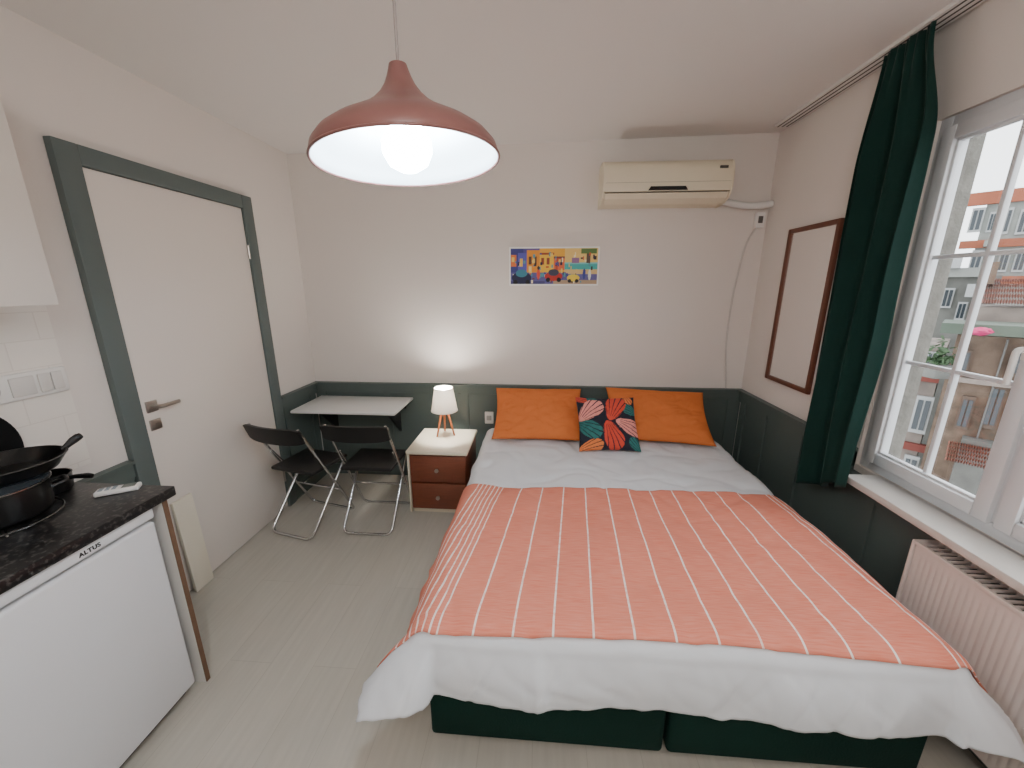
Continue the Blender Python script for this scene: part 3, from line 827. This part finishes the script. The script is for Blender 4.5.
# ------------------------------------------------------------------ kitchen corner
CE = 1.195
t = thing('kitchen_counter', 'black speckled kitchen worktop over the fridge', 'worktop', (-1.6, .7, 0))
b = B(); bx(b, XL + .009, -1.335, .1, CE, .84, .877, .004); obj('countertop', b, m_counter, t)
for y0 in (1.150, .46):
    b = B(); bx(b, XL + .002, -1.352, y0, y0 + .018, 0, .84); pn = obj('end_panel', b, m_white, t, smooth=False)
    b = B(); bx(b, -1.3519, -1.3495, y0, y0 + .018, .002, .839); tag(obj('panel_edge', b, m_chip, pn, smooth=False), 'raw brown chipboard edge')
f = thing('mini_fridge', 'white under counter fridge below the black worktop', 'fridge', (-1.6, .83, 0))
fy0, fy1 = .555, 1.115
b = B(); bx(b, -1.82, -1.40, fy0, fy1, .03, .833, .006); obj('body', b, m_fridge, f)
b = B(); bx(b, -1.398, -1.352, fy0, fy1, .05, .784, .012, 3); dd = obj('door', b, m_fridge, f)
b = B(); bx(b, -1.40, -1.350, fy0 - .002, fy1 + .002, .796, .835, .008, 3); tp = obj('top_trim', b, m_fridge, f)
b = B(); bx(b, -1.405, -1.38, fy0 + .01, fy1 - .01, .78, .80); obj('door_seal', b, M('grey seal', (110, 110, 110), .7), f)
b = B(); bx(b, -1.405, -1.3965, fy0 + .006, fy1 - .006, .06, .78); obj('door_gasket', b, M('grey gasket', (120, 120, 120), .7), f)
b = B(); bx(b, -1.43, -1.40, fy0 + .01, fy1 - .01, .0, .05); obj('plinth', b, m_rubber, f)
cu_ = bpy.data.curves.new('letters', 'FONT'); cu_.body = 'ALTUS'; cu_.size = .0185; cu_.extrude = .0006; cu_.align_x = 'CENTER'; cu_.align_y = 'CENTER'
cu_.offset = .0006; cu_.space_character = 1.1
to = bpy.data.objects.new('letters_src', cu_); COL.objects.link(to)
bpy.context.view_layer.update()
tm = bpy.data.meshes.new_from_object(to.evaluated_get(bpy.context.evaluated_depsgraph_get()))
bpy.data.objects.remove(to)
b = B(); b.from_mesh(tm)
MT = Matrix(((0, 0, 1), (1, 0, 0), (0, 1, 0)))
for v in b.verts: v.co = MT @ v.co + Vector((-1.3494, .915, .815))
tag(obj('brand_letters', b, m_black, tp, smooth=False), 'dark brand lettering on the trim')

# wall cupboard
t = thing('wall_cabinet', 'white wall cupboard above the kitchen counter', 'cupboard', (-1.7, .7, 1.535))
b = B(); bx(b, XL + .001, -1.602, .2, 1.185, 1.535, 2.2); obj('body', b, m_white, t, smooth=False)
for y0, y1 in ((.2, .69), (.694, 1.185)):
    b = B(); bx(b, -1.601, -1.582, y0, y1, 1.532, 2.2, .002); obj('door', b, M('cupboard front', (224, 217, 209), .8, var=.01), t)

# sockets
s = thing('socket_strip', 'wide white multi gang strip of sockets and switches on the backsplash', 'wall socket', (XL + .008, 1.2, 1.198))
b = B(); bx(b, XL + .008, XL + .024, 1.062, 1.338, 1.197, 1.292, .006); obj('plate', b, m_white, s)
b = B(); lathe(b, [(.0, .001), (.024, .001), (.027, .005), (.032, .005), (.032, 0), (0, 0)], (0, 0, 0), 28)
bmesh.ops.rotate(b, verts=b.verts[:], cent=(0, 0, 0), matrix=Matrix.Rotation(PI / 2, 3, 'Y'))
bmesh.ops.translate(b, verts=b.verts[:], vec=(XL + .0235, 1.108, 1.245)); oo = obj('outlet', b, M('socket insert', (196, 190, 183), .4), s)
for y, hw in ((1.20, .034), (1.263, .017), (1.302, .017)):
    b = B(); bx(b, XL + .0235, XL + .031, y - hw, y + hw, 1.211, 1.279, .003); obj('rocker', b, M('switch rocker', (216, 212, 207), .4), s)
s = thing('wall_socket', 'white socket on the green wainscot beside the pillow', 'socket', (-.40, 2.976, .52))
b = B(); bx(b, -.435, -.365, 2.958, 2.976, .50, .60, .004); obj('plate', b, m_white, s)
b = B(); bx(b, -.42, -.38, 2.955, 2.96, .53, .57, .004); obj('outlet', b, M('socket grey', (170, 168, 164), .4), s)

# cookware
QX, QY, QZ = -1.665, .945, .889
t = thing('wire_trivet', 'thin round wire stand under the cooking pot', 'trivet', (QX, QY, .877))
for r in (.06, .13):
    b = B(); tube(b, [(QX + r * math.cos(2 * PI * k / 40), QY + r * math.sin(2 * PI * k / 40), .884) for k in range(41)], .0028, 6); obj('ring', b, m_silver, t)
for k in range(3):
    a = R_(-30 + 120 * k); b = B()
    tube(b, fillet([(QX + .05 * math.cos(a), QY + .05 * math.sin(a), .884), (QX + .135 * math.cos(a), QY + .135 * math.sin(a), .884), (QX + .14 * math.cos(a), QY + .14 * math.sin(a), .878)], .004, 2), .0026, 6); obj('spoke', b, m_silver, t)
PH = .105
t = thing('cooking_pot', 'black cooking pot on the worktop under the frying pan', 'pot', (QX, QY, QZ))
b = B(); lathe(b, [(0, 0), (.097, 0), (.110, .01), (.115, .03), (.117, PH - .005), (.120, PH - .002), (.116, PH), (.112, .03), (.102, .012), (0, .01)], (QX, QY, QZ), 48); obj('body', b, m_blackmetal, t)
b = B(); lathe(b, [(.118, PH), (.119, PH + .006), (.09, PH + .012), (.0, PH + .013), (0, PH + .009), (.09, PH + .007), (.112, PH)], (QX, QY, QZ), 48); obj('lid', b, m_glassdark, t)
b = B(); tube(b, [(QX + .1205 * math.cos(2 * PI * k / 48), QY + .1205 * math.sin(2 * PI * k / 48), QZ + PH + .002) for k in range(49)], .003, 6); obj('rim', b, m_silver, t)
for s_ in (-1, 1):
    a0 = R_(-80) if s_ > 0 else R_(60)
    dx, dy = math.cos(a0), math.sin(a0); px_, py_ = -dy, dx
    b = B(); tube(b, fillet([(QX + dx * .112 + px_ * .035, QY + dy * .112 + py_ * .035, QZ + .07), (QX + dx * .15 + px_ * .03, QY + dy * .15 + py_ * .03, QZ + .075), (QX + dx * .15 - px_ * .03, QY + dy * .15 - py_ * .03, QZ + .075), (QX + dx * .112 - px_ * .035, QY + dy * .112 - py_ * .035, QZ + .07)], .02), .006, 8)
    obj('handle', b, m_black, t)
FX, FY, FZ = -1.675, .995, QZ + PH + .0145
t = thing('frying_pan', 'black frying pan resting on top of the cooking pot', 'pan', (FX, FY, FZ))
b = B(); lathe(b, [(0, 0), (.10, 0), (.112, .008), (.134, .042), (.138, .046), (.132, .047), (.108, .012), (.10, .005), (0, .005)], (FX, FY, FZ), 48); obj('body', b, m_blackmetal, t)
b = B(); tube(b, [(FX + .045, FY + .120, FZ + .038), (FX + .05, FY + .135, FZ + .050), (FX + .053, FY + .15, FZ + .060), (FX + .056, FY + .163, FZ + .067), (FX + .058, FY + .172, FZ + .070)], [.008, .010, .013, .013, .010], 10)
obj('handle', b, m_black, t)
GX, GY = -1.752, 1.118
t = thing('saucepan', 'small low black saucepan behind the pot, beside the backsplash', 'pan', (GX, GY, .877))
b = B(); lathe(b, [(0, 0), (.062, 0), (.07, .006), (.073, .055), (.075, .058), (.071, .058), (.066, .01), (0, .006)], (GX, GY, .877), 40); obj('body', b, m_blackmetal, t)
b = B(); tube(b, [(GX + .068, GY + .02, .925), (GX + .10, GY + .025, .93), (GX + .14, GY + .03, .932), (GX + .155, GY + .033, .93)], [.007, .008, .010, .008], 10); obj('handle', b, m_black, t)
t = thing('frying_pan', 'large dark frying pan standing upright against the tiled backsplash', 'pan', (-1.83, .97, .877))
b = B(); lathe(b, [(0, 0), (.145, 0), (.17, .014), (.173, .016), (.168, .016), (.14, .006), (0, .006)], (0, 0, 0), 56)
bmesh.ops.rotate(b, verts=b.verts[:], cent=(0, 0, 0), matrix=Matrix.Rotation(R_(91.2), 3, 'Y'))
bmesh.ops.translate(b, verts=b.verts[:], vec=(-1.847, .98, 1.052)); obj('body', b, M('matt black pan', (10, 10, 11), .75, spec=.2), t)
b = B(); tube(b, [(-1.838, .88, 1.17), (-1.834, .85, 1.23), (-1.84, .83, 1.27)], [.007, .009, .009], 10); obj('handle', b, m_black, t)
# remote
t = thing('remote_control', 'small white remote control lying on the black worktop', 'remote control', (-1.495, 1.14, .877))
t.rotation_euler = (0, 0, R_(32))
b = B(); bx(b, -.06, .06, -.021, .021, 0, .018, .006, 3); obj('body', b, m_white, t, local=True)
b = B(); bx(b, .012, .05, -.015, .015, .0175, .0185); obj('screen', b, M('grey display', (120, 128, 120), .2), t, smooth=False, local=True)
b = B()
for i in range(3):
    for j in range(2): bx(b, -.05 + i * .018, -.038 + i * .018, -.013 + j * .015, -.002 + j * .015, .0175, .020, .001)
obj('buttons', b, M('button grey', (150, 160, 168), .5), t, local=True)
# loose board by door
b = B(); bx(b, -.008, .008, -.055, .055, 0, .53, .002)
bmesh.ops.rotate(b, verts=b.verts[:], cent=(0, 0, 0), matrix=Matrix.Rotation(R_(-2), 3, 'Y'))
bmesh.ops.translate(b, verts=b.verts[:], vec=(XL + .048, 1.655, .001))
tag(obj('board', b, M('cream board', (238, 230, 212), .6)), 'narrow cream board leaning against the bottom of the door', 'board')

# ------------------------------------------------------------------ outside
S2 = math.sqrt(2)
def fpt(u, v, dist):
    D = ray(u, v); t = dist * S2 / (D.x + D.y)
    P = Vector((0, 0, CAMZ)) + D * t
    return (P.x - P.y) / S2, P.z
def W3(r, z, dd): return Vector((r / S2 + dd / S2, -r / S2 + dd / S2, z))
def fbox(bm, r0, r1, z0, z1, d0, d1):
    vs = [bm.verts.new(W3(r, z, dd)) for dd in (d0, d1) for z in (z0, z1) for r in (r0, r1)]
    for q in ((0, 1, 3, 2), (5, 4, 6, 7), (4, 0, 2, 6), (1, 5, 7, 3), (2, 3, 7, 6), (4, 5, 1, 0)): bm.faces.new([vs[i] for i in q])
def pbox(bm, u0, v0, u1, v1, dist, depth):
    um, vm = (u0 + u1) / 2, (v0 + v1) / 2
    r0 = fpt(u0, vm, dist)[0]; r1 = fpt(u1, vm, dist)[0]; z1 = fpt(um, v0, dist)[1]; z0 = fpt(um, v1, dist)[1]
    fbox(bm, r0, r1, z0, z1, dist, dist + depth); return r0, r1, z0, z1
m_fac = M('pale render', (126, 129, 125), .9, var=.35, nscale=1.5)
m_or = M('orange render', (140, 80, 58), .9, var=.25, nscale=2)
m_tiles = M('terracotta roof tile', (120, 68, 52), .9, var=.5, nscale=3, stretch=(3, 3, 1), bump=.5, bscale=8)
m_stone = M('brown stone wall', (94, 78, 66), .95, var=.8, nscale=4.5, bump=1., bscale=6)
m_grey = M('grey concrete', (92, 92, 88), .9, var=.5, nscale=3, bump=.2, bscale=8)
m_canopy = M('green grey sheet', (68, 80, 68), .7, var=.35, nscale=3)
m_pinkw = M('pale weathered render', (122, 112, 105), .9, var=.6, nscale=2.5)
m_redband = M('red band', (104, 48, 40), .8)
m_owhite = M('outdoor white', (152, 154, 154), .7)
m_win = M('dark window glass', (38, 46, 52), .15)
m_leaf = M('leaf green', (42, 66, 34), .7, var=.4, nscale=8)
m_pipe = M('drain pipe grey', (84, 84, 82), .6)
def windows(root, lst, dist, fm):
    for u0, v0, u1, v1 in lst:
        b = B(); r0, r1, z0, z1 = pbox(b, u0, v0, u1, v1, dist - .08, .1); wn = obj('window', b, fm, root, smooth=False)
        dr = (r1 - r0) * .14; dz = (z1 - z0) * .1; rm = (r0 + r1) / 2
        for a0, a1 in ((r0 + dr, rm - dr * .4), (rm + dr * .4, r1 - dr)):
            b = B(); fbox(b, a0, a1, z0 + dz, z1 - dz, dist - .1, dist - .07); obj('pane', b, m_win, wn, smooth=False)
def base_at(u, dist): r = fpt(u, 400, dist)[0]; return W3(r, -7, dist)
def wallto(u0, vt, u1, dist, depth):
    b = B(); r0, r1, z0, z1 = pbox(b, u0, vt, u1, 400, dist, depth); b.free(); b = B(); fbox(b, r0, r1, -7, z1, dist, dist + depth); return b, z1
def tiled(root, u0, u1, v0, v1, d0, d1, nseg):
    b = B()
    ra, za = fpt(u0, v1, d0); rb, _ = fpt(u1, v1, d0); _, zt = fpt((u0 + u1) / 2, v0, d1)
    nrow = 5
    for k in range(nseg):
        q0 = ra + (rb - ra) * k / nseg; q1 = ra + (rb - ra) * (k + .96) / nseg
        for j in range(nrow):
            t0, t1 = j / nrow, (j + 1.06) / nrow
            za_, zb_ = za + (zt - za) * t0 + .03, za + (zt - za) * t1
            da, db = d0 + (d1 - d0) * t0, d0 + (d1 - d0) * t1
            vv = [b.verts.new(W3(q, z, dd)) for q, z, dd in ((q0, za_, da), ((q0 + q1) / 2, za_ + .05, da), (q1, za_, da), (q1, zb_, db), ((q0 + q1) / 2, zb_ + .05, db), (q0, zb_, db))]
            b.faces.new((vv[0], vv[1], vv[4], vv[5])); b.faces.new((vv[1], vv[2], vv[3], vv[4]))
    obj('roof', b, m_tiles, root, smooth=False)
    return ra, rb, za
t = thing('apartment_building', 'pale apartment block with orange bands farthest behind the window', 'building', base_at(1010, 26))
b, _ = wallto(962, 190, 1075, 26, 6); obj('wall', b, m_fac, t, smooth=False)
for v0, v1 in ((188, 201), (238, 246), (276, 284)):
    b = B(); pbox(b, 960, v0, 1076, v1, 25.8, .25); obj('band', b, m_or, t, smooth=False)
windows(t, [(970, 208, 983, 232), (988, 212, 996, 232), (1000, 208, 1011, 234), (1018, 209, 1032, 234), (970, 250, 982, 271), (986, 250, 994, 270), (998, 250, 1009, 272), (1014, 250, 1026, 272)], 26, m_owhite)
b = B(); pbox(b, 984, 240, 996, 246, 25, .7); obj('balcony', b, m_fac, t, smooth=False)
t = thing('house', 'low grey flat roofed house in front of the apartment block', 'building', base_at(955, 18))
b, _ = wallto(925, 276, 984, 18, 3.5); obj('wall', b, m_grey, t, smooth=False)
b = B(); pbox(b, 921, 268, 988, 277, 17.8, 3.9); obj('roof', b, m_fac, t, smooth=False)
windows(t, [(942, 288, 953, 308), (956, 302, 966, 320)], 18, m_owhite)
for u0, v0, u1, v1 in ((966, 284, 980, 297), (952, 254, 962, 268)):
    b = B(); pbox(b, u0, v0, u1, v1, 17.5, .35); obj('outdoor_unit', b, m_owhite, t, smooth=False)
t = thing('house', 'brown stone house with terracotta tiled roof and green canopy', 'building', base_at(1000, 12))
b, z1 = wallto(948, 338, 1080, 12, 4); obj('wall', b, m_stone, t, smooth=False)
ra, rb, za = tiled(t, 980, 1085, 280, 306, 12.5, 14.5, 34)
b = B(); fbox(b, ra, rb, z1 - .05, za - .02, 12.6, 14.4); obj('gable_wall', b, m_pinkw, t, smooth=False)
b = B(); pbox(b, 940, 326, 1082, 337, 11.2, 1.2); obj('canopy', b, m_canopy, t, smooth=False)
windows(t, [(986, 384, 1002, 430), (956, 350, 970, 374), (1008, 350, 1024, 376), (958, 396, 972, 430)], 12, M('grey brown frame', (80, 66, 56), .8))
b = B(); pbox(b, 950, 384, 1080, 389, 11.85, .2); obj('ledge', b, m_pinkw, t, smooth=False)
b = B(); pbox(b, 950, 440, 990, 520, 11.7, .3); obj('buttress', b, m_grey, t, smooth=False)
for u in (979, 1006):
    b = B(); pbox(b, u, 338, u + 2, 520, 11.9, .08); obj('drain_pipe', b, m_pipe, t, smooth=False)
b = B(); pbox(b, 990, 262, 997, 284, 13.6, .5); obj('chimney', b, m_stone, t, smooth=False)
tiled(t, 944, 992, 446, 462, 10.9, 11.7, 16)
t = thing('house', 'pale weathered house with red bands on the left of the view', 'building', base_at(915, 12.4))
b, _ = wallto(850, 345, 940, 12.6, 2.6); obj('wall', b, m_pinkw, t, smooth=False)
for v0, v1 in ((370, 378), (440, 447)):
    b = B(); pbox(b, 850, v0, 941, v1, 12.5, .15); obj('band', b, m_redband, t, smooth=False)
windows(t, [(912, 396, 930, 434), (926, 352, 937, 368), (900, 455, 916, 490)], 12.6, m_owhite)
PP = fpt(938, 364, 10.2)
t = thing('balcony_plant', 'leafy green plant below the canopy outside', 'plant', W3(PP[0], PP[1], 10.2))
b = B(); c0 = Vector(t.location)
for k in range(170):
    p0 = c0 + Vector((random.gauss(0, .10), random.gauss(0, .10), abs(random.gauss(0, .16))))
    e1 = Vector((random.gauss(0, 1), random.gauss(0, 1), random.gauss(0, 1))).normalized() * .06
    e2 = Vector((random.gauss(0, 1), random.gauss(0, 1), random.gauss(0, 1))).normalized() * .035
    b.faces.new([b.verts.new(p0 + q) for q in (-e1, e2, e1, -e2)])
obj('foliage', b, m_leaf, t, smooth=False)
b = B(); bx(b, c0.x - .15, c0.x + .15, c0.y - .15, c0.y + .15, c0.z - .25, c0.z, .03); obj('planter', b, m_grey, t)
b = B(); r_, z_ = fpt(980, 330, 11.0)
bmesh.ops.create_icosphere(b, subdivisions=3, radius=1)
for v in b.verts:
    q = v.co.copy(); k = 1 + .35 * noise.noise(q * 2)
    v.co = W3(r_, z_ - .02, 10.98) + Vector((q.x * .15 * k, q.y * .15 * k, q.z * .07 * k))
tag(obj('cloth', b, M('magenta cloth', (180, 40, 98), .8)), 'small magenta cloth bundle hung at the canopy edge outside', 'cloth')
b = B(); bx(b, 2.5, 60, -20, 60, -7.2, -7); tag(obj('ground', b, m_grey, smooth=False), 'grey street level far below the window', 'ground', kind='structure')

# ------------------------------------------------------------------ light
wd = bpy.data.worlds.new('World'); SC.world = wd; wd.use_nodes = True
bg = wd.node_tree.nodes['Background']; bg.inputs['Color'].default_value = (.93, .97, 1, 1); bg.inputs['Strength'].default_value = 3.0
pl = bpy.data.lights.new('window portal', 'AREA'); pl.shape = 'RECTANGLE'; pl.size = 1.56; pl.size_y = 1.47
try: pl.cycles.is_portal = True
except Exception: pl.energy = 0
po = bpy.data.objects.new('window_portal', pl); COL.objects.link(po); po.location = (XR + .12, (WY0 + WY1) / 2, (WZ0 + WZ1) / 2)
po.rotation_euler = (0, R_(90), 0)
# soft fill added behind the viewer to brighten the room, no actual fixture
rl = bpy.data.lights.new('fill light', 'POINT'); rl.energy = 24; rl.shadow_soft_size = .22; rl.color = (1, .985, .965)
ro = bpy.data.objects.new('fill_light', rl); COL.objects.link(ro); ro.location = (.1, -.42, 2.2)
SC.view_settings.view_transform = 'AgX'
SC.view_settings.look = 'None'
SC.view_settings.exposure = .50
